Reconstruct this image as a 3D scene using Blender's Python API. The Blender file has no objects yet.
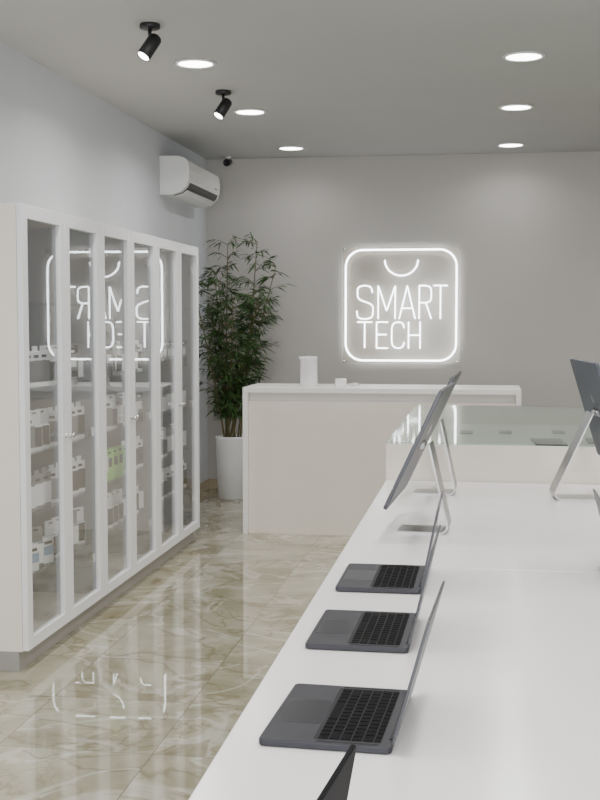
import bpy, bmesh, math, random
from mathutils import Vector, Matrix
random.seed(7)
C = bpy.context.scene.collection
PI = math.pi

# ------------------------------------------------------------------ materials
def mat(name, col, rough=0.5, metal=0.0, noise=0.03, nscale=6.0, emis=None, estr=0.0, spec=0.5, coat=0.0):
    m = bpy.data.materials.new(name); m.use_nodes = True
    nt = m.node_tree; b = nt.nodes["Principled BSDF"]
    b.inputs["Roughness"].default_value = rough
    b.inputs["Metallic"].default_value = metal
    b.inputs["Specular IOR Level"].default_value = spec
    b.inputs["Coat Weight"].default_value = coat
    tc = nt.nodes.new("ShaderNodeTexCoord"); n = nt.nodes.new("ShaderNodeTexNoise")
    n.inputs["Scale"].default_value = nscale; n.inputs["Detail"].default_value = 3
    r = nt.nodes.new("ShaderNodeValToRGB")
    k0 = 1 - noise; k1 = 1 + noise
    r.color_ramp.elements[0].position = 0.3; r.color_ramp.elements[1].position = 0.7
    r.color_ramp.elements[0].color = (col[0]*k0, col[1]*k0, col[2]*k0, 1)
    r.color_ramp.elements[1].color = (min(1, col[0]*k1), min(1, col[1]*k1), min(1, col[2]*k1), 1)
    nt.links.new(tc.outputs["Object"], n.inputs["Vector"])
    nt.links.new(n.outputs["Fac"], r.inputs["Fac"])
    nt.links.new(r.outputs["Color"], b.inputs["Base Color"])
    if emis:
        b.inputs["Emission Color"].default_value = (*emis, 1)
        b.inputs["Emission Strength"].default_value = estr
    return m

def glass_mat(name, tint, rough=0.0, ior=1.5):
    m = bpy.data.materials.new(name); m.use_nodes = True
    nt = m.node_tree; nt.nodes.clear()
    o = nt.nodes.new("ShaderNodeOutputMaterial"); mx = nt.nodes.new("ShaderNodeMixShader")
    t = nt.nodes.new("ShaderNodeBsdfTransparent"); g = nt.nodes.new("ShaderNodeBsdfGlossy")
    f = nt.nodes.new("ShaderNodeFresnel")
    # thin pane: use the same Fresnel on the way in and on the way out
    geo = nt.nodes.new("ShaderNodeNewGeometry"); mr = nt.nodes.new("ShaderNodeMapRange")
    mr.inputs[3].default_value = ior; mr.inputs[4].default_value = 1.0/ior
    nt.links.new(geo.outputs["Backfacing"], mr.inputs[0]); nt.links.new(mr.outputs[0], f.inputs["IOR"])
    t.inputs["Color"].default_value = (*tint, 1); g.inputs["Roughness"].default_value = rough
    g.inputs["Color"].default_value = (1, 1, 1, 1)
    nt.links.new(f.outputs[0], mx.inputs[0]); nt.links.new(t.outputs[0], mx.inputs[1])
    nt.links.new(g.outputs[0], mx.inputs[2]); nt.links.new(mx.outputs[0], o.inputs[0])
    return m

def emit_mat(name, col, s):
    m = bpy.data.materials.new(name); m.use_nodes = True
    nt = m.node_tree; nt.nodes.clear()
    o = nt.nodes.new("ShaderNodeOutputMaterial"); e = nt.nodes.new("ShaderNodeEmission")
    e.inputs[0].default_value = (*col, 1); e.inputs[1].default_value = s
    nt.links.new(e.outputs[0], o.inputs[0]); return m

def floor_mat():
    m = bpy.data.materials.new("polished_marble_tile"); m.use_nodes = True
    nt = m.node_tree; b = nt.nodes["Principled BSDF"]; L = nt.links.new
    tc = nt.nodes.new("ShaderNodeTexCoord")
    br = nt.nodes.new("ShaderNodeTexBrick")
    br.offset = 0.0; br.inputs["Scale"].default_value = 1.0
    br.inputs["Brick Width"].default_value = 0.6; br.inputs["Row Height"].default_value = 0.6
    br.inputs["Mortar Size"].default_value = 0.0022; br.inputs["Mortar Smooth"].default_value = 0.1
    br.inputs["Color1"].default_value = (0, 0, 0, 1); br.inputs["Color2"].default_value = (1, 1, 1, 1)
    L(tc.outputs["Object"], br.inputs["Vector"])
    sc = nt.nodes.new("ShaderNodeVectorMath"); sc.operation = 'MULTIPLY'; sc.inputs[1].default_value = (5, 5, 5)
    L(br.outputs["Color"], sc.inputs[0])
    ad = nt.nodes.new("ShaderNodeVectorMath"); ad.operation = 'ADD'
    L(tc.outputs["Object"], ad.inputs[0]); L(sc.outputs[0], ad.inputs[1])
    n1 = nt.nodes.new("ShaderNodeTexNoise"); n1.inputs["Scale"].default_value = 1.9; n1.inputs["Detail"].default_value = 7; n1.inputs["Distortion"].default_value = 1.0
    r1 = nt.nodes.new("ShaderNodeValToRGB")
    e = r1.color_ramp.elements
    e[0].position = 0.28; e[0].color = (0.225, 0.200, 0.120, 1)
    e[1].position = 0.72; e[1].color = (0.46, 0.44, 0.345, 1)
    x = e.new(0.5); x.color = (0.345, 0.325, 0.235, 1)
    L(ad.outputs[0], n1.inputs["Vector"]); L(n1.outputs["Fac"], r1.inputs["Fac"])
    prev = r1.outputs["Color"]
    for scl, w, col, dist, k in ((1.2, 0.022, (0.165, 0.125, 0.055), 1.4, 0.50), (2.8, 0.02, (0.20, 0.16, 0.08), 1.0, 0.30), (1.0, 0.03, (0.60, 0.59, 0.52), 1.8, 0.45)):
        n = nt.nodes.new("ShaderNodeTexNoise"); n.inputs["Scale"].default_value = scl
        n.inputs["Detail"].default_value = 6; n.inputs["Distortion"].default_value = dist
        L(ad.outputs[0], n.inputs["Vector"])
        s = nt.nodes.new("ShaderNodeMath"); s.operation = 'SUBTRACT'; s.inputs[1].default_value = 0.5
        a = nt.nodes.new("ShaderNodeMath"); a.operation = 'ABSOLUTE'
        L(n.outputs["Fac"], s.inputs[0]); L(s.outputs[0], a.inputs[0])
        mr = nt.nodes.new("ShaderNodeMapRange"); mr.interpolation_type = 'SMOOTHSTEP'
        mr.inputs[1].default_value = 0; mr.inputs[2].default_value = w
        mr.inputs[3].default_value = k; mr.inputs[4].default_value = 0
        L(a.outputs[0], mr.inputs[0])
        mx = nt.nodes.new("ShaderNodeMix"); mx.data_type = 'RGBA'
        L(mr.outputs[0], mx.inputs[0]); L(prev, mx.inputs[6]); mx.inputs[7].default_value = (*col, 1)
        prev = mx.outputs[2]
    mx = nt.nodes.new("ShaderNodeMix"); mx.data_type = 'RGBA'
    L(br.outputs["Fac"], mx.inputs[0]); L(prev, mx.inputs[6]); mx.inputs[7].default_value = (0.20, 0.175, 0.12, 1)
    L(mx.outputs[2], b.inputs["Base Color"])
    b.inputs["Roughness"].default_value = 0.012
    b.inputs["IOR"].default_value = 1.95
    return m

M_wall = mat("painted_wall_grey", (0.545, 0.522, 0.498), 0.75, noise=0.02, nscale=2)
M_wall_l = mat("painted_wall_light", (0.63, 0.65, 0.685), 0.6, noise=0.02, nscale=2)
M_wall_r = mat("right_wall_darkened", (0.36, 0.355, 0.35), 0.7, noise=0.02, nscale=2)  # unseen right wall, darkened so it veils the cabinet glass less
M_ceil = mat("ceiling_paint", (0.48, 0.48, 0.475), 0.85, noise=0.015, nscale=2)
M_floor = floor_mat()
M_base = mat("baseboard_marble", (0.45, 0.38, 0.27), 0.2, noise=0.12)
M_white = mat("white_laminate", (0.84, 0.82, 0.80), 0.35, noise=0.01)
M_door = mat("white_door_lacquer", (0.80, 0.80, 0.815), 0.35, noise=0.01)
M_inner = mat("cabinet_interior_shade", (0.30, 0.31, 0.33), 0.6, noise=0.02)  # dark grey stands in for the shade inside the cabinets
M_cream = mat("cream_laminate", (0.80, 0.735, 0.655), 0.45, noise=0.015)
M_table = mat("glossy_white_tabletop", (0.86, 0.84, 0.83), 0.20, noise=0.01)
M_plinth = mat("grey_plinth", (0.32, 0.305, 0.28), 0.5)
M_glass = glass_mat("cabinet_glass", (0.97, 0.98, 0.985), 0, 1.46)
M_glass2 = glass_mat("case_glass", (0.80, 0.86, 0.84), .05, 1.13)
M_shelf = glass_mat("shelf_glass", (0.80, 0.86, 0.86), 0, 1.3)
M_acry = glass_mat("acrylic_sheet", (0.94, 0.92, 0.89), 0.14, 1.5)
M_acedge = mat("acrylic_edge_polished", (0.86, 0.86, 0.85), 0.2)
M_neon = emit_mat("white_neon", (0.90, 0.96, 1.0), 10.0)
M_led = emit_mat("led_diffuser", (1.0, 0.98, 0.95), 14.0)
M_black = mat("matte_black_metal", (0.012, 0.012, 0.013), 0.45)
M_tab = mat("black_tablet_shell", (0.004, 0.004, 0.005), 0.7, spec=.12)
M_chrome = mat("brushed_chrome", (0.72, 0.72, 0.72), 0.25, 1.0)
M_alu = mat("silver_aluminium", (0.40, 0.395, 0.39), 0.30, 1.0)
M_gray = mat("dark_grey_aluminium", (0.038, 0.038, 0.046), 0.45, 0.45)
M_back = mat("grey_display_back", (0.075, 0.077, 0.086), 0.40, 0.6)
M_pad = mat("trackpad_glass", (0.025, 0.025, 0.032), 0.3, 0.3)
M_key = mat("black_keys", (0.002, 0.002, 0.0025), 0.6, spec=.08)
M_kbd = mat("keyboard_well", (0.024, 0.024, 0.027), 0.7, spec=.2)
M_screen = mat("dark_display_glass", (0.012, 0.012, 0.015), 0.16, noise=0.0, spec=.35)
M_ac = mat("glossy_white_plastic", (0.82, 0.82, 0.81), 0.25)
M_acd = mat("shadow_grey_plastic", (0.05, 0.05, 0.05), 0.5)
M_pot = mat("white_ceramic_pot", (0.80, 0.80, 0.81), 0.3)
M_soil = mat("dark_soil", (0.05, 0.035, 0.025), 0.9, noise=0.3, nscale=40)
M_stem = mat("bamboo_stem", (0.15, 0.13, 0.05), 0.5, noise=0.25, nscale=20)
M_leaf = mat("bamboo_leaf", (0.048, 0.105, 0.028), 0.5, noise=0.6, nscale=9)
M_imac = mat("blue_grey_metal_back", (0.085, 0.092, 0.110), 0.55, 0.1, spec=.2)
M_emb = mat("dark_emblem", (0.01, 0.01, 0.011), 0.3)

# ------------------------------------------------------------------ mesh helpers
def add(name, me, m=None, parent=None, loc=None, mats=None):
    o = bpy.data.objects.new(name, me); C.objects.link(o)
    if mats:
        for q in mats: me.materials.append(q)
    elif m: me.materials.append(m)
    if parent: o.parent = parent
    if loc: o.location = loc
    return o

def fin(bm, name):
    bmesh.ops.recalc_face_normals(bm, faces=bm.faces[:])
    me = bpy.data.meshes.new(name); bm.to_mesh(me); bm.free(); return me

def bbox(bm, x0, x1, y0, y1, z0, z1, mi=0, bev=0.0, M=None):
    r = bmesh.ops.create_cube(bm, size=1.0)
    vs = r["verts"]
    T = Matrix.Translation(((x0+x1)/2, (y0+y1)/2, (z0+z1)/2)) @ Matrix.Diagonal((x1-x0, y1-y0, z1-z0, 1))
    if M is not None: T = M @ T
    bmesh.ops.transform(bm, matrix=T, verts=vs)
    fs = set(f for v in vs for f in v.link_faces)
    for f in fs: f.material_index = mi
    if bev > 0:
        es = list(set(e for v in vs for e in v.link_edges))
        bmesh.ops.bevel(bm, geom=es, offset=bev, segments=2, affect='EDGES', profile=0.5)

def boxes(name, lst, mats, parent=None, bev=0.002):
    bm = bmesh.new()
    for b in lst:
        bbox(bm, *b[:6], mi=(b[6] if len(b) > 6 else 0), bev=bev)
    me = fin(bm, name)
    return add(name, me, parent=parent, mats=mats if isinstance(mats, (list, tuple)) else [mats])

def prism(bm, pts, M, t, mi=0, bev=0.0):
    """outline pts in local XY, extruded 0..t in local Z, then transformed by M"""
    vs = [bm.verts.new((p[0], p[1], 0)) for p in pts]
    f = bm.faces.new(vs); f.material_index = mi
    r = bmesh.ops.extrude_face_region(bm, geom=[f])
    nv = [g for g in r["geom"] if isinstance(g, bmesh.types.BMVert)]
    bmesh.ops.translate(bm, verts=nv, vec=(0, 0, t))
    allv = vs + nv
    fs = set(q for v in allv for q in v.link_faces)
    for q in fs: q.material_index = mi
    if bev > 0:
        caps = [q for q in fs if len(q.verts) == len(pts)]
        es = list(set(e for q in caps for e in q.edges))
        r2 = bmesh.ops.bevel(bm, geom=es, offset=bev, segments=2, affect='EDGES', profile=0.5)
        allv = list(set(v for q in caps if q.is_valid for v in q.verts) | set(r2["verts"]) | set(v for v in allv if v.is_valid))
        for v in allv:
            for q in v.link_faces: q.material_index = mi
    bmesh.ops.transform(bm, matrix=M, verts=allv)

def rrect(w, h, r, n=6):
    out = []
    for cx, cy, a0 in ((w/2-r, h/2-r, 0), (-w/2+r, h/2-r, 90), (-w/2+r, -h/2+r, 180), (w/2-r, -h/2+r, 270)):
        for i in range(n+1):
            a = math.radians(a0 + 90*i/n)
            out.append((cx+r*math.cos(a), cy+r*math.sin(a)))
    return out

def rplate(name, w, h, t, r, M, m, parent=None, bev=0.001):
    bm = bmesh.new(); prism(bm, rrect(w, h, r), M, t, bev=bev)
    return add(name, fin(bm, name), m, parent)

def lathe(bm, prof, n=32, M=None, mi=0):
    rings = []
    new = []
    for r, z in prof:
        if r < 1e-6:
            v = bm.verts.new((0, 0, z)); rings.append([v]); new.append(v)
        else:
            vs = [bm.verts.new((r*math.cos(2*PI*i/n), r*math.sin(2*PI*i/n), z)) for i in range(n)]
            rings.append(vs); new += vs
    for a, b in zip(rings[:-1], rings[1:]):
        for i in range(n):
            j = (i+1) % n
            if len(a) == 1 and len(b) == 1: continue
            if len(a) == 1: f = bm.faces.new((a[0], b[i], b[j]))
            elif len(b) == 1: f = bm.faces.new((a[i], a[j], b[0]))
            else: f = bm.faces.new((a[i], a[j], b[j], b[i]))
            f.material_index = mi; f.smooth = True
    if M is not None: bmesh.ops.transform(bm, matrix=M, verts=new)

def lathe_obj(name, prof, m, parent=None, n=32, M=None, loc=None):
    bm = bmesh.new(); lathe(bm, prof, n, M)
    return add(name, fin(bm, name), m, parent, loc)

def tube(bm, pts, rad, n=8, closed=False, mi=0):
    pts = [Vector(p) for p in pts]; N = len(pts); rings = []
    for i, p in enumerate(pts):
        if closed: t = pts[(i+1) % N]-pts[i-1]
        else: t = pts[min(i+1, N-1)]-pts[max(i-1, 0)]
        t.normalize()
        ref = Vector((0, 1, 0)) if abs(t.y) < 0.9 else Vector((1, 0, 0))
        a = t.cross(ref).normalized(); b = t.cross(a).normalized()
        r = rad[i] if isinstance(rad, (list, tuple)) else rad
        rings.append([bm.verts.new(p + a*r*math.cos(2*PI*k/n) + b*r*math.sin(2*PI*k/n)) for k in range(n)])
    rng = range(N if closed else N-1)
    for i in rng:
        A = rings[i]; B = rings[(i+1) % N]
        for k in range(n):
            f = bm.faces.new((A[k], A[(k+1) % n], B[(k+1) % n], B[k])); f.smooth = True; f.material_index = mi
    if not closed:
        bm.faces.new(rings[0][::-1]).material_index = mi; bm.faces.new(rings[-1]).material_index = mi

def empty(name, loc, rotz=0.0, label=None, cat=None, group=None):
    o = bpy.data.objects.new(name, None); C.objects.link(o)
    o.empty_display_size = 0.1; o.location = loc; o.rotation_euler = (0, 0, rotz)
    meta(o, label, cat, group); return o

def meta(o, label=None, cat=None, group=None, kind=None):
    if label: o["label"] = label
    if cat: o["category"] = cat
    if group: o["group"] = group
    if kind: o["kind"] = kind

def dup(o, parent=None):
    c = o.copy(); C.objects.link(c)
    if parent is not None:
        c.parent = parent; c.matrix_parent_inverse = o.matrix_parent_inverse.copy()
    for ch in list(o.children):
        if ch is not c: dup(ch, c)
    return c

def struct(name, b, m, label):
    o = boxes(name, [b], m, bev=0); meta(o, kind="structure"); o["label"] = label; return o

# ------------------------------------------------------------------ room shell
XL, XR, YB, YF, H = -2.60, 3.40, 11.10, -2.60, 3.10
struct("floor", (XL-.1, XR+.1, YF-.1, YB+.1, -0.1, 0), M_floor, "polished beige marble tile floor with brown veins")
struct("ceiling", (XL-.1, XR+.1, YF-.1, YB+.1, H, H+.1), M_ceil, "plain light grey painted ceiling")
struct("wall_left", (XL-.1, XL, YF-.1, YB+.1, 0, H), M_wall_l, "smooth pale grey painted wall")
struct("wall_back", (XL, XR, YB, YB+.1, 0, H), M_wall, "smooth warm grey painted wall behind the counter")
struct("wall_right", (XR, XR+.1, YF-.1, YB+.1, 0, H), M_wall_r, "unseen wall, grey darkened to weaken glass reflections")
o = boxes("wall_front", [(XL, XR, YF-.1, YF, 0, .15), (XL, XR, YF-.1, YF, 2.75, H), (XL, -2.2, YF-.1, YF, .15, 2.75), (3.0, XR, YF-.1, YF, .15, 2.75)], M_wall_l, bev=0)
meta(o, kind="structure")
o = boxes("window_1", [(-2.2, 3.0, YF-.07, YF-.02, .15, .2), (-2.2, 3.0, YF-.07, YF-.02, 2.7, 2.75)] +
          [(x-.025, x+.025, YF-.07, YF-.02, .2, 2.7) for x in (-2.17, -.45, 1.25, 2.97)], M_black, bev=0)
meta(o, kind="structure")
o = boxes("baseboard_left", [(XL, XL+.012, 8.5, YB, 0, .09)], M_base, bev=.001); meta(o, kind="structure")
o = boxes("baseboard_back", [(XL+.012, XR, YB-.012, YB, 0, .09)], M_base, bev=.001); meta(o, kind="structure")

# ------------------------------------------------------------------ downlights
def downlight(loc):
    bm = bmesh.new()
    lathe(bm, [(.100, 0), (.122, -.002), (.124, -.008), (.112, -.013), (.100, -.010), (.100, 0)], 40)
    r = add("recessed_downlight", fin(bm, "recessed_downlight"), M_ac, loc=loc)
    lathe_obj("light_diffuser", [(0, -.0075), (.100, -.0075), (.100, -.001), (0, -.001)], M_led, r, 40)
    meta(r, "round white recessed led downlight glowing in the ceiling", "ceiling light", "round recessed ceiling downlights")
    return r
base = downlight((-1.69, 6.95, H))
pos = [(x, y) for x in (-1.69, 0.20, 2.1) for y in (-1.6, .15, 1.9, 3.6, 5.3, 7.05, 8.70, 10.55)]
for x, y in pos:
    if (x, y) == (-1.69, 7.05):
        yy = 6.95
    else:
        yy = y - (.1 if x < 0 else 0); d = dup(base); d.location = (x, yy, H)
    L = bpy.data.lights.new("downlight_beam", 'AREA'); L.shape = 'DISK'; L.size = .19
    L.energy = 14.5 if y < 10 else 3.0; L.color = (1.0, .985, .965); L.spread = math.radians(150)
    lo = bpy.data.objects.new("downlight_beam", L); lo.location = (x, yy, H-.014); C.objects.link(lo)

# daylight from the storefront behind the viewer
L = bpy.data.lights.new("storefront_daylight", 'AREA'); L.shape = 'RECTANGLE'; L.size = 5.0; L.size_y = 2.4
L.energy = 270; L.color = (.95, .975, 1.0)
lo = bpy.data.objects.new("storefront_daylight", L); lo.location = (.4, YF-.3, 1.5); lo.rotation_euler = (math.radians(90), 0, 0); C.objects.link(lo)
w = bpy.data.worlds.new("World"); bpy.context.scene.world = w; w.use_nodes = True
w.node_tree.nodes["Background"].inputs[0].default_value = (.8, .88, 1, 1)
w.node_tree.nodes["Background"].inputs[1].default_value = .6

# ------------------------------------------------------------------ ceiling spots
def spot(loc, aim):
    r = empty("ceiling_spotlight", loc, 0, "matte black cylindrical spotlight with lit lens, on the ceiling", "spotlight", "black ceiling spotlights")
    lathe_obj("mounting_base", [(0, 0), (.05, 0), (.052, -.004), (.052, -.020), (.048, -.024), (0, -.024)], M_black, r)
    bm = bmesh.new(); tube(bm, [(0, 0, -.022), (0, 0, -.05), (.01, .0, -.075)], .010, 12)
    add("swivel_arm", fin(bm, "swivel_arm"), M_black, r)
    d = Vector(aim).normalized()
    q = Vector((0, 0, -1)).rotation_difference(d).to_matrix().to_4x4()
    Mx = Matrix.Translation((0.0, 0, -.112)) @ q
    lathe_obj("lamp_head", [(0, .072), (.018, .070), (.030, .062), (.036, .05), (.036, -.070), (.033, -.070), (.031, -.055), (0, -.055)], M_black, r, M=Mx)
    lathe_obj("lamp_lens", [(0, -.0655), (.031, -.0655), (.031, -.058), (0, -.058)], M_led, r, M=Mx)
    S = bpy.data.lights.new("spot_beam", 'SPOT'); S.energy = 16; S.spot_size = math.radians(60); S.spot_blend = .8; S.shadow_soft_size = .03
    so = bpy.data.objects.new("spot_beam", S); C.objects.link(so)
    so.location = Vector(loc) + Vector((0, 0, -.112)) + d*.09
    so.rotation_euler = d.to_track_quat('-Z', 'Y').to_euler()
spot((-1.70, 6.02, H), (-.42, -.45, -.85))
spot((-1.715, 7.82, H), (-.42, -.45, -.85))

# security camera
r = empty("security_camera", (-2.35, 10.92, H), 0, "small dark bullet security camera in the ceiling corner", "security camera")
lathe_obj("camera_mount", [(0, 0), (.028, 0), (.03, -.012), (.012, -.02), (.010, -.04), (0, -.04)], M_ac, r)
bm = bmesh.new(); Mx = Matrix.Translation((0, -.01, -.055)) @ Matrix.Rotation(math.radians(100), 4, 'X')
lathe(bm, [(0, -.05), (.026, -.05), (.03, -.045), (.03, .045), (.034, .06), (.022, .06), (.02, .052), (0, .052)], 24, Mx)
add("camera_body", fin(bm, "camera_body"), M_black, r)

# ------------------------------------------------------------------ air conditioner (on the left wall)
r = empty("air_conditioner", (XL, 10.02, 2.605), 0, "white split air conditioner mounted high on the wall", "air conditioner")
prof = [(0, 0), (.10, 0), (.17, .02), (.220, .065), (.242, .12), (.246, .20), (.235, .265), (.205, .295), (.15, .310), (0, .310)]
Mp = Matrix(((1, 0, 0, 0), (0, 0, 1, -.57), (0, 1, 0, 0), (0, 0, 0, 1)))
bm = bmesh.new(); prism(bm, prof, Mp, 1.14, bev=.006); add("housing", fin(bm, "housing"), M_ac, r)
Mq = Matrix(((1, 0, 0, 0), (0, 0, 1, -.50), (0, 1, 0, 0), (0, 0, 0, 1)))
bm = bmesh.new()
prism(bm, [(.112, -.010), (.178, .006), (.215, .036), (.212, .041), (.174, .012), (.111, -.004)], Mq, 1.0)
add("air_louver", fin(bm, "air_louver"), M_ac, r)
bm = bmesh.new()
prism(bm, [(.103, -.002), (.172, .017), (.225, .064), (.2395, .098), (.235, .098), (.22, .066), (.168, .022), (.102, .003)], Mq, 1.0)
add("outlet_slot", fin(bm, "outlet_slot"), M_acd, r)
boxes("intake_grille", [(.02+.022*i, .03+.022*i, -.50, .50, .309, .314) for i in range(6)], M_acd, r, bev=0)
boxes("status_panel", [(.2435, .2475, .37, .45, .135, .15)], M_plinth, r, bev=.0005)

# ------------------------------------------------------------------ display cabinets
CF = -2.04
def product_mesh(kind):
    bm = bmesh.new()
    if kind == 0:      # flat box, printed band wraps round it
        bbox(bm, -.013, .013, -.043, .043, 0, .175, 0, .0015)
        bbox(bm, -.0136, .0136, -.0436, .0436, .055, .145, 1)
        bbox(bm, .0125, .0140, -.034, .012, .150, .163, 2)
        bbox(bm, .0125, .0142, -.026, .026, .075, .125, 2)
    elif kind == 1:    # blister card with hang tab
        prism(bm, rrect(.092, .195, .008), Matrix(((0, 0, 1, -.012), (1, 0, 0, 0), (0, 1, 0, .0975), (0, 0, 0, 1))), .002, 0)
        bbox(bm, -.010, .014, -.035, .035, .012, .120, 1, .006)
        bbox(bm, -.010, .006, -.038, .038, .0, .010, 0, .001)
        bbox(bm, -.0105, -.0095, -.015, .015, .175, .185, 2)
    elif kind == 2:    # small cable box
        bbox(bm, -.020, .020, -.043, .043, 0, .130, 0, .0015)
        bbox(bm, -.0206, .0206, -.0436, .0436, .040, .085, 1)
        bbox(bm, .0195, .0212, -.03, .03, .095, .110, 2)
    else:              # slim case package
        bbox(bm, -.007, .007, -.043, .043, 0, .170, 0, .002)
        bbox(bm, -.002, .002, -.018, .018, .170, .195, 0)
        bbox(bm, -.0078, .0078, -.0436, .0436, .02, .125, 1, .0)
        bbox(bm, .0068, .0084, -.02, .02, .138, .152, 2)
    return fin(bm, "boxed_accessory")
P_w = mat("package_white", (.86, .86, .86), .4); P_g = mat("package_grey", (.20, .20, .205), .4)
P_d = mat("package_dark", (.012, .012, .014), .4); P_gr = mat("package_green", (.30, .66, .12), .4); P_b = mat("package_pale_blue", (.25, .36, .50), .4)
P_o = mat("package_tan", (.55, .40, .25), .4)
combos = [(0, [P_w, P_g, P_d], "white boxed phone accessory with grey band"), (1, [P_w, P_d, P_g], "white blister card with a dark accessory"),
          (0, [P_gr, P_w, P_d], "green boxed accessory with white label"), (3, [P_g, P_w, P_d], "slim grey phone case package"),
          (2, [P_w, P_b, P_d], "small white cable box with blue band"), (3, [P_w, P_g, P_d], "slim white phone case package"), (1, [P_g, P_w, P_d], "grey blister card with a white charger"),
          (0, [P_d, P_g, P_w], "dark boxed accessory with grey print"), (0, [P_gr, P_gr, P_d], "plain green boxed accessory"),
          (3, [P_w, P_d, P_d], "slim white package with a black phone case"), (1, [P_w, P_o, P_d], "white blister card with a tan accessory")]
pm = []
for k, ms, lab in combos:
    me = product_mesh(k)
    for q in ms: me.materials.append(q)
    pm.append((me, lab))

GK = .0225   # the panes sit very slightly out of square in their frames
def cabinet(y0, ci):
    W = 1.108; yc = y0 + .555; hw = W/2
    r = empty("display_cabinet", ((XL+CF)/2, yc, 0), 0, "tall white cabinet with two glass doors and stocked shelves", "cabinet", "tall white glass-door cabinets")
    xb = -.275; xf = .252
    boxes("cabinet_body", [(xb, xb+.012, -hw, hw, .09, 2.12), (xb, xf, -hw, -hw+.02, .09, 2.12), (xb, xf, hw-.02, hw, .09, 2.12),
                      (xb, xf, -hw+.02, hw-.02, .09, .112), (xb, xf, -hw+.02, hw-.02, 2.09, 2.12)], M_cream, r, bev=.0015)
    boxes("plinth", [(xb, .235, -hw, hw, 0, .0895)], M_plinth, r, bev=.001)
    boxes("back_shade_lining", [(xb+.0125, xb+.018, -hw+.021, hw-.021, .113, 2.089)], M_inner, r, bev=0)  # back and side linings added to darken the interior
    for s in (-1, 1):
        ys = hw-.0215
        boxes("side_shade_lining", [(xb+.0185, xf-.004, min(s*ys, s*(ys-.004)), max(s*ys, s*(ys-.004)), .113, 2.089)], M_inner, r, bev=0)
    for z in (.40, .68, .97, 1.28, 1.68):
        boxes("shelf", [(xb+.019, .215, -hw+.027, hw-.027, z-.008, z)], M_shelf, r, bev=.0005)
    for s in (-1, 1):
        ya = -hw+.001 if s < 0 else .0015; yb = ya + hw - .0025
        st = .064
        d = boxes("door", [(xf+.001, .28, ya, ya+st, .095, 2.118), (xf+.001, .28, yb-st, yb, .095, 2.118),
                           (xf+.001, .28, ya+st, yb-st, .095, .15), (xf+.001, .28, ya+st, yb-st, 2.055, 2.118)], M_door, r, bev=.002)
        bm = bmesh.new(); ym = (ya+yb)/2; gh = (yb-ya)/2-st+.006
        gk = GK + (.0016 if s < 0 else -.0016) + (.001*ci)
        bbox(bm, -.0015, .0015, -gh, gh, .146, 2.059, M=Matrix.Translation((xf+.012, ym, 0)) @ Matrix.Rotation(gk, 4, 'Z'))
        add("door_glass", fin(bm, "door_glass"), M_glass, d)
        yk = (yb-.022) if s < 0 else (ya+.022)
        bm = bmesh.new()
        lathe(bm, [(0, 0), (.011, 0), (.011, .003), (.005, .006), (.005, .016), (.013, .020), (.013, .028), (.008, .031), (0, .031)], 20,
              Matrix.Translation((.28, yk, 1.03)) @ Matrix.Rotation(PI/2, 4, 'Y'))
        add("door_knob", fin(bm, "door_knob"), M_chrome, d)
        yh = (ya+st-.004) if s < 0 else (yb-st-.036+.004)
        for z in (.30, .98, 1.93):
            boxes("hinge", [(xf-.026, xf+.001, yh, yh+.036, z, z+.05)], M_chrome, d, bev=.003)
    return r, yc
grp = "boxed accessories on the cabinet shelves"
for ci in range(3):
    y0 = 5.12 + 1.11*ci
    r, yc = cabinet(y0, ci)
    for zi, z in enumerate((.40, .68, .97, 1.28)):
        tt = random.choice((1, 9, 7)); t2 = random.choice((7, 3, 9))
        if ci == 0: tt, t2 = [(4, 1), (3, 9), (1, 9), (5, 1)][zi]
        for k in range(10):
            if random.random() < .04: continue
            yy = yc - .462 + .1025*k
            t = tt if k < 5 else t2
            if random.random() < .3: t = random.choice((1, 7, 9, 5, 6, 10))
            if ci == 1 and zi == 1 and 1 <= k <= 5: t = random.choice((2, 8))
            me, lab = pm[t]
            o = bpy.data.objects.new("boxed_accessory", me); C.objects.link(o)
            o.location = (CF-.105, yy, z); o.rotation_euler = (0, 0, math.radians(random.uniform(-3, 3)-20))
            meta(o, lab, "product box", grp)

# ------------------------------------------------------------------ bamboo plant
r = empty("potted_bamboo", (-2.24, 10.50, 0), 0, "tall leafy bamboo plant in a slim white pot", "potted plant")
lathe_obj("plant_pot", [(0, 0), (.118, 0), (.124, .006), (.142, .54), (.146, .56), (.140, .564), (.131, .56), (.129, .50), (0, .50)], M_pot, r, 48)
lathe_obj("soil", [(0, .515), (.06, .513), (.1285, .505), (.1285, .501), (0, .501)], M_soil, r, 32)
sb = bmesh.new(); lb = bmesh.new()
def leaf(p, d, L, wd):
    d = d.normalized(); up = Vector((0, 0, 1)); s = d.cross(up)
    if s.length < .1: s = Vector((1, 0, 0))
    s.normalize(); s = (s + Vector((random.uniform(-.6, .6), random.uniform(-.6, .6), random.uniform(-.6, .6)))).normalized()
    row = []
    for i, (f, ww) in enumerate(((0, .12), (.25, .9), (.5, 1), (.75, .65), (1, .02))):
        c = p + d*L*f + Vector((0, 0, -.28*L*f*f))
        c.y = min(c.y, .57); c.x = max(c.x, -.335)
        a = c + s*wd*ww; b = c - s*wd*ww
        for v in (a, b): v.y = min(v.y, .575); v.x = max(v.x, -.345)
        row.append((lb.verts.new(a), lb.verts.new(b)))
    for (a, b), (c2, d2) in zip(row[:-1], row[1:]):
        lb.faces.new((a, b, d2, c2))
NS = 12
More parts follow.
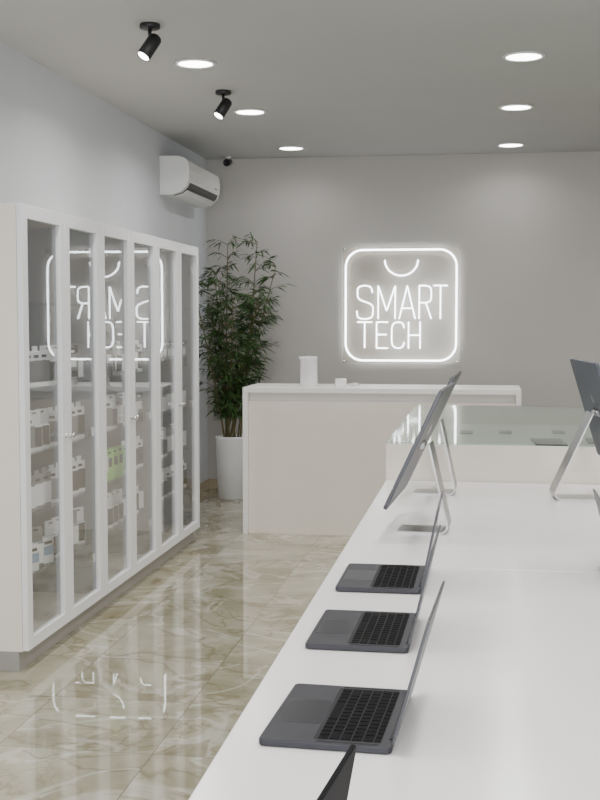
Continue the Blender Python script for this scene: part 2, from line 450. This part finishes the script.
for si in range(NS):
    a = random.uniform(0, 2*PI); rr = random.uniform(.02, .08)
    b0 = Vector((rr*math.cos(a), rr*math.sin(a), .50))
    lean = Vector((-.20 + .56*(si/(NS-1)) + random.uniform(-.04, .04), random.uniform(-.34, .25), 0))
    top = random.uniform(1.5, 2.1) if si not in (4, 6) else 2.27
    pts = []; N = 15
    for i in range(N+1):
        f = i/N
        pts.append(b0 + lean*(f**1.05) + Vector((.015*math.sin(3*f+si), .015*math.cos(4*f+si), (top-.50)*f)))
    tube(sb, pts, [.009*(1-.65*i/N) for i in range(N+1)], 7)
    for i in range(3, N+1):
        for br in range(3):
            p0 = pts[i]; ang = random.uniform(0, 2*PI); bl = random.uniform(.09, .25)*(1.1-.40*i/N)*(0.6 if i < 4 else 1)
            dr = Vector((math.cos(ang), math.sin(ang), random.uniform(.1, .9))).normalized()
            q = p0 + dr*bl
            q.x = max(q.x, -.30); q.y = min(q.y, .52)
            tube(sb, [p0, (p0+q)/2+Vector((0, 0, .01)), q], [.003, .0022, .001], 4)
            for k in range(8):
                f = random.uniform(.3, 1); pp = p0.lerp(q, f)
                la = ang + random.uniform(-1.3, 1.3)
                ld = Vector((math.cos(la), math.sin(la), random.uniform(-.6, .6)))
                leaf(pp, ld, random.uniform(.065, .13), random.uniform(.006, .0098))
add("stems", fin(sb, "stems"), M_stem, r)
add("foliage", fin(lb, "foliage"), M_leaf, r)

# ------------------------------------------------------------------ reception counter
r = empty("reception_counter", (-.76, 9.04, 0), 0, "white and cream reception counter with waterfall sides", "reception counter")
boxes("countertop", [(-1.02, 1.02, -.30, .30, 1.062, 1.10)], M_white, r, bev=.002)
boxes("side_panel", [(-1.02, -.982, -.30, .30, 0, 1.0615)], M_white, r, bev=.002)
boxes("side_panel", [(.982, 1.02, -.30, .30, 0, 1.0615)], M_white, r, bev=.002)
boxes("front_panel", [(-.9815, .9815, -.262, -.24, .0, 1.0)], M_cream, r, bev=.001)
boxes("shadow_rail", [(-.9815, .9815, -.235, -.215, .98, 1.0615)], M_white, r, bev=.001)
boxes("inner_shelf", [(-.9815, .9815, -.2145, .28, .70, .72)], M_white, r, bev=.001)

# white cylindrical jug on the counter
r = empty("water_jug", (-1.31, 8.93, 1.10), 0, "tall white cylindrical jug with a thin rim on the counter", "jug")
lathe_obj("jug_body", [(0, .0), (.062, 0), (.066, .005), (.064, .205), (.066, .222), (.062, .226), (.057, .223), (.056, .205), (0, .205)], M_ac, r, 40)
lathe_obj("jug_lid", [(0, .206), (.0545, .206), (.0545, .218), (.048, .224), (.012, .226), (.010, .234), (0, .235)], M_plinth, r, 32)
bm = bmesh.new(); prism(bm, [(-.062, .20), (-.078, .222), (-.076, .226), (-.060, .224)], Matrix(((1, 0, 0, 0), (0, 0, 1, -.012), (0, 1, 0, 0), (0, 0, 0, 1))), .024)
add("jug_spout", fin(bm, "jug_spout"), M_ac, r)
r = empty("white_adapter", (-1.07, 8.95, 1.10), .2, "small white adapter with a coiled cable on the counter", "adapter")
bm = bmesh.new(); prism(bm, rrect(.085, .07, .015), Matrix.Identity(4), .06, bev=.006); add("adapter_body", fin(bm, "adapter_body"), M_ac, r)
bm = bmesh.new()
pts = []
for i in range(60):
    a = i*.35; rad = .035+.004*math.sin(i*.9); pts.append((.10+rad*math.cos(a), -.01+rad*math.sin(a), .005+.00035*i))
pts = [(.04, 0, .02), (.055, 0, .012)] + pts[9:]
tube(bm, pts, .0035, 6); add("cable", fin(bm, "cable"), M_ac, r)

# ------------------------------------------------------------------ neon sign
r = empty("neon_sign", (-.77, YB, 1.735), 0, "square white neon shop sign on clear acrylic, lit on the wall", "neon sign")
S = .00918
bm = bmesh.new(); prism(bm, rrect(1.072, 1.068, .012), Matrix(((1, 0, 0, 0), (0, 0, -1, -.030), (0, 1, 0, 0), (0, 0, 0, 1))), .005)
pn = add("acrylic_panel", fin(bm, "acrylic_panel"), M_acry, r)
boxes("polished_edge", [(-.539, -.5362, -.0365, -.0295, -.536, .536), (.5362, .539, -.0365, -.0295, -.536, .536),
                        (-.536, .536, -.0365, -.0295, -.537, -.5342), (-.536, .536, -.0365, -.0295, .5342, .537)], M_acedge, pn, bev=0)
for sx in (-1, 1):
    for sz in (-1, 1):
        lathe_obj("standoff_bolt", [(0, 0), (.008, 0), (.008, .030), (.011, .0355), (.011, .040), (0, .041)], M_chrome, r, 16,
                  Matrix.Translation((sx*.522, 0, sz*.520)) @ Matrix.Rotation(PI/2, 4, 'X'))
def U(px, py, d=-.0425): return ((px-401.5)*S, d, (305-py)*S)
def smooth(p, it=3, closed=False):
    for _ in range(it):
        q = []
        n = len(p)
        for i in range(n if closed else n-1):
            a = p[i]; b = p[(i+1) % n]
            q.append((a[0]*.75+b[0]*.25, a[1]*.75+b[1]*.25)); q.append((a[0]*.25+b[0]*.75, a[1]*.25+b[1]*.75))
        if not closed: q = [p[0]]+q+[p[-1]]
        p = q
    return p
bm = bmesh.new()
tube(bm, [(x, -.0435, z) for x, z in rrect(110.5*S, 110.5*S, 17*S, 10)], .0084, 10, True)
add("neon_frame_tube", fin(bm, "neon_frame_tube"), M_neon, r)
bm = bmesh.new()
arc = [(402+16.5*math.cos(a), 260+15.5*math.sin(a)) for a in [PI*i/16 for i in range(17)]]
tube(bm, [U(*p) for p in arc], .0066, 8); add("neon_handle_arc", fin(bm, "neon_handle_arc"), M_neon, r)
def up(s, k=1.5): return [(x, y-k) for x, y in s]
letters = {
 "s": [smooth([(373, 293), (372, 287), (365.5, 285.5), (358.5, 287), (358, 294), (359, 299.5), (366, 302), (373.5, 305), (374, 311), (373, 318), (365.5, 319.5), (358, 318), (357.5, 311)], 2)],
 "m": [[(379, 319), (379, 286), (387.5, 311), (396, 286), (396, 319)]],
 "a": [[(400, 319), (408, 286), (416, 319)], [(402.7, 308.5), (413.3, 308.5)]],
 "r": [[(420, 319), (420, 286)] , smooth([(420, 286), (427, 286), (431.5, 287.5), (432, 294.5), (431.5, 301.5), (427, 303), (420, 303)], 2), [(426.5, 303), (432, 319)]],
 "t": [[(434, 286), (448, 286)], [(441, 286), (441, 319)]],
 "t2": [[(358, 323), (373, 323)], [(365.5, 323), (365.5, 349)]],
 "e": [[(389, 323), (377.5, 323), (377.5, 349), (389, 349)], [(377.5, 335.5), (387.5, 335.5)]],
 "c": [smooth([(405, 329), (404, 324), (398.5, 322.5), (393, 325), (392.5, 336), (393, 347), (398.5, 349.5), (404, 348), (405, 343)], 2)],
 "h": [[(409.5, 322.5), (409.5, 349.5)], [(421, 322.5), (421, 349.5)], [(409.5, 336), (421, 336)]],
}
def dens(p):
    out = []
    for a, b in zip(p[:-1], p[1:]):
        for f in (0, .04, .5, .96):
            out.append((a[0]+(b[0]-a[0])*f, a[1]+(b[1]-a[1])*f))
    out.append(p[-1]); return out
for nm, strokes in letters.items():
    bm = bmesh.new()
    sh = .5 if nm in ("s", "m", "a", "r", "t") else 1.2
    for s in strokes:
        tube(bm, [U(*p) for p in up(dens(s) if len(s) < 7 else s, sh)], .0060, 8)
    add("neon_letter", fin(bm, "neon_letter"), M_neon, r)

# ------------------------------------------------------------------ display tables + showcase
TZ = .90; TX0, TX1 = -.4235, .82
def table(y0, y1):
    yc = (y0+y1)/2; hl = (y1-y0)/2
    r = empty("display_table", ((TX0+TX1)/2, yc, 0), 0, "long glossy white display table carrying computers", "display table", "long white display tables")
    hw = (TX1-TX0)/2
    boxes("tabletop", [(-hw, hw, -hl, hl, TZ-.05, TZ)], M_table, r, bev=.003)
    boxes("table_base", [(-hw+.04, hw-.04, -hl+.03, hl-.03, .08, TZ-.0505)], M_white, r, bev=.003)
    boxes("kickboard", [(-hw+.09, hw-.09, -hl+.06, hl-.06, 0, .0795)], M_plinth, r, bev=.002)
table(.55, 3.377)
table(3.383, 5.215)

CY0, CY1, CZ = 5.22, 7.55, 1.06
r = empty("glass_showcase", (.25, (CY0+CY1)/2, 0), 0, "low cream showcase counter with a flat glass top", "showcase")
cx0, cx1 = TX0-.25, 1.35-.25; hl = (CY1-CY0)/2
boxes("showcase_body", [(cx0, cx1, -hl, hl, .08, .955), (cx0, cx0+.02, -hl, hl, .955, CZ), (cx1-.02, cx1, -hl, hl, .955, CZ),
                        (cx0+.02, cx1-.02, -hl, -hl+.02, .955, CZ), (cx0+.02, cx1-.02, hl-.02, hl, .955, CZ)], M_cream, r, bev=.001)
boxes("kickboard", [(cx0+.05, cx1-.05, -hl+.05, hl-.05, 0, .0795)], M_plinth, r, bev=.001)
boxes("glass_top", [(cx0, cx1, -hl, hl, CZ+.0005, CZ+.0085)], M_glass2, r, bev=0)
def phone(loc, rot, lab, m, s=1.0, cat="smartphone", nm="smartphone", grp="devices inside the glass showcase"):
    r = empty(nm, loc, rot, lab, cat, grp)
    rplate("device_body", .072*s, .148*s, .008, .012, Matrix.Identity(4), m, r, .002)
    rplate("device_screen", .067*s, .143*s, .0004, .010, Matrix.Translation((0, 0, .0081)), M_screen, r, 0)
    rplate("speaker_slot", .012, .0015, .0003, .0006, Matrix.Translation((0, .066*s, .0087)), M_acd, r, 0)
phone((.335, 6.40, .9555), math.radians(4), "black tablet lying flat inside the glass showcase", M_tab, 2.2, "tablet", "tablet")
phone((.60, 6.50, .9555), math.radians(0), "black tablet lying flat inside the glass showcase", M_tab, 1.7, "tablet", "tablet")
for x, y in ((-.12, 5.85), (.05, 5.85), (-.10, 6.9), (.12, 6.95), (.42, 7.0), (.7, 7.0)):
    phone((x, y, .9555), .0, "dark smartphone lying flat inside the glass showcase", M_gray)

# ------------------------------------------------------------------ laptops
def laptop(loc, rot, lean):
    r = empty("laptop", loc, math.radians(rot), "open dark grey laptop with black keyboard on the table", "laptop", "open dark grey laptops")
    rplate("laptop_base", .221, .312, .0115, .010, Matrix.Translation((0, 0, .0012)), M_gray, r, .002)
    for sx in (-1, 1):
        for sy in (-1, 1):
            b2 = bmesh.new(); lathe(b2, [(0, 0), (.008, 0), (.008, .0015), (0, .0015)], 12, Matrix.Translation((sx*.09, sy*.13, 0)))
            add("rubber_foot", fin(b2, "rubber_foot"), M_black, r)
    rplate("trackpad", .078, .125, .0003, .005, Matrix.Translation((-.062, 0, .0127)), M_pad, r, 0)
    bm = bmesh.new()
    prism(bm, rrect(.112, .276, .004), Matrix.Translation((.035, 0, .0127)), .0003, 0)
    x = .035+.056
    for row in range(6):
        hgt = .010 if row == 0 else .0160
        x -= (hgt + .0027) if row else (hgt+.0008)
        xs = x
        if row < 5:
            ws = {0: [1]*14, 1: [1]*13+[1.5], 2: [1.5]+[1]*13, 3: [1.8]+[1]*11+[1.7], 4: [2.3]+[1]*10+[2.2]}[row]
        else: ws = [1, 1, 1, 1.25, 5.2, 1.25, 1, 1, 1, 1]
        tot = sum(ws); y = .136; unit = .272/tot
        for wk in ws:
            bbox(bm, xs, xs+hgt, y-wk*unit+.0015, y-.0015, .0130, .0141, 1)
            y -= wk*unit
    add("keyboard", fin(bm, "keyboard"), parent=r, mats=[M_kbd, M_key])
    boxes("speaker_grille", [(-.015, .088, .1425, .1505, .0127, .0129)], M_kbd, r, bev=0)
    boxes("speaker_grille", [(-.015, .088, -.1505, -.1425, .0127, .0129)], M_kbd, r, bev=0)
    th = math.radians(lean)
    d = Vector((math.sin(th), 0, math.cos(th))); n = Vector((math.cos(th), 0, -math.sin(th)))
    o = Vector((.108, 0, .0100))
    c = o + d*.112
    Mx = Matrix(((d.x, 0, n.x, c.x), (d.y, 1, n.y, c.y), (d.z, 0, n.z, c.z), (0, 0, 0, 1)))
    lid = rplate("laptop_lid", .218, .312, .0045, .010, Mx, M_back, r, .0012)
    rplate("screen", .208, .302, .0005, .008, Mx @ Matrix.Translation((0, 0, -.0006)), M_screen, lid, 0)
    bm = bmesh.new(); tube(bm, [(.107, -.12, .0115), (.107, 0, .0115), (.107, .12, .0115)], .0045, 10)
    add("hinge_barrel", fin(bm, "hinge_barrel"), M_black, r)
    return r
laptop((-.246, 2.050, TZ), -2.6, 15.6)
laptop((-.261, 2.640, TZ), -.8, 13)
laptop((-.266, 3.190, TZ), -.2, 11.3)
laptop((.475, 3.32, TZ), 180, 15)

# ------------------------------------------------------------------ desktop computers
def desktop(loc, rot, poff, pz, lean, lab, backmat, emb):
    r = empty("desktop_computer", loc, math.radians(rot), lab, "computer", "all-in-one desktop computers")
    path = [(-.088, .003), (.055, .003)] + [(.055+.022*math.sin(a), .025-.022*math.cos(a)) for a in [math.radians(t) for t in (20, 40, 60, 80, 100)]]
    end = (poff+.035, pz-.005); path.append(end)
    t = .003; left = []; rightp = []
    for i, p in enumerate(path):
        a = path[max(i-1, 0)]; b = path[min(i+1, len(path)-1)]
        dx, dz = b[0]-a[0], b[1]-a[1]; l = math.hypot(dx, dz); nx, nz = -dz/l, dx/l
        left.append((p[0]+nx*t, p[1]+nz*t)); rightp.append((p[0]-nx*t, max(0.0, p[1]-nz*t)))
    bm = bmesh.new()
    prism(bm, left + rightp[::-1], Matrix(((1, 0, 0, 0), (0, 0, 1, -.065), (0, 1, 0, 0), (0, 0, 0, 1))), .13)
    add("stand", fin(bm, "stand"), M_alu, r)
    th = math.radians(lean)
    d = Vector((math.sin(th), 0, math.cos(th))); n = Vector((math.cos(th), 0, -math.sin(th)))
    c = Vector((poff, 0, pz))
    Mx = Matrix(((d.x, 0, n.x, c.x), (0, 1, 0, 0), (d.z, 0, n.z, c.z), (0, 0, 0, 1)))
    p = rplate("display_panel", .415, .547, .0115, .016, Mx, backmat, r, .002)
    rplate("screen", .335, .540, .0006, .010, Mx @ Matrix.Translation((.034, 0, -.0008)), M_screen, p, 0)
    rplate("chin", .066, .540, .0006, .010, Mx @ Matrix.Translation((-.171, 0, -.0008)), M_gray, p, 0)
    bm = bmesh.new()
    pts = []
    for i in range(40):
        a = 2*PI*i/40; rad = .020*(1 - .10*math.cos(2*a))
        x, y = rad*math.cos(a), rad*math.sin(a)
        if math.hypot(x-.004, y-.026) < .012:
            vx, vy = x-.004, y-.026; l = math.hypot(vx, vy); x, y = .004+vx/l*.012, .026+vy/l*.012
        pts.append((x, y))
    prism(bm, pts, Mx @ Matrix.Translation((.05, 0, .0116)), .0006)
    prism(bm, [(.023, -.001), (.028, -.006), (.034, -.008), (.033, -.002), (.028, .002)], Mx @ Matrix.Translation((.05, 0, .0116)), .0006)
    add("emblem", fin(bm, "emblem"), emb, p)
    bm = bmesh.new(); q = c + n*.0115 - d*.005
    tube(bm, [q + Vector((0, -.05, 0)), q + Vector((0, 0, 0)), q + Vector((0, .05, 0))], .012, 12)
    add("stand_hinge", fin(bm, "stand_hinge"), M_alu, r)
    return r
desktop((-.19, 3.98, TZ), -3, -.020, .298, 25, "slim all-in-one computer, screen tilted back, silver foot", M_back, M_chrome)
desktop((-.190, 4.87, TZ), -2, -.016, .300, 26, "slim all-in-one computer beside the glass showcase", M_back, M_chrome)
desktop((.345, 4.80, TZ), 186, -.100, .345, 17, "all-in-one computer showing its blue-grey back and dark emblem", M_imac, M_emb)

# ------------------------------------------------------------------ tablet on stand near the table start
r = empty("tablet", (-.203, 1.425, TZ), math.radians(-6), "black tablet propped upright on a small stand", "tablet")
th = math.radians(10); d = Vector((math.sin(th), 0, math.cos(th))); n = Vector((math.cos(th), 0, -math.sin(th)))
c = Vector((0, 0, .008)) + d*.0725
Mx = Matrix(((d.x, 0, n.x, c.x), (0, 1, 0, 0), (d.z, 0, n.z, c.z), (0, 0, 0, 1)))
p = rplate("tablet_body", .140, .225, .007, .012, Mx, M_tab, r, .0015)
rplate("screen", .130, .215, .0005, .008, Mx @ Matrix.Translation((0, 0, -.0006)), M_screen, p, 0)
boxes("tablet_stand", [(-.03, .055, -.05, .05, 0, .005), (-.03, -.022, -.05, .05, .005, .018), (.03, .036, -.04, .04, .005, .05)], M_tab, r, bev=.001)

# ------------------------------------------------------------------ camera
cam = bpy.data.cameras.new("camera"); co = bpy.data.objects.new("camera", cam); C.objects.link(co)
cam.sensor_fit = 'VERTICAL'; cam.sensor_height = 36; cam.sensor_width = 27; cam.lens = 54; cam.clip_start = .05
co.location = (0, 0, 1.6)
yaw = math.atan(185/1200); pit = math.atan(80/1200)
co.rotation_euler = (PI/2 - pit, 0, yaw)
bpy.context.scene.camera = co
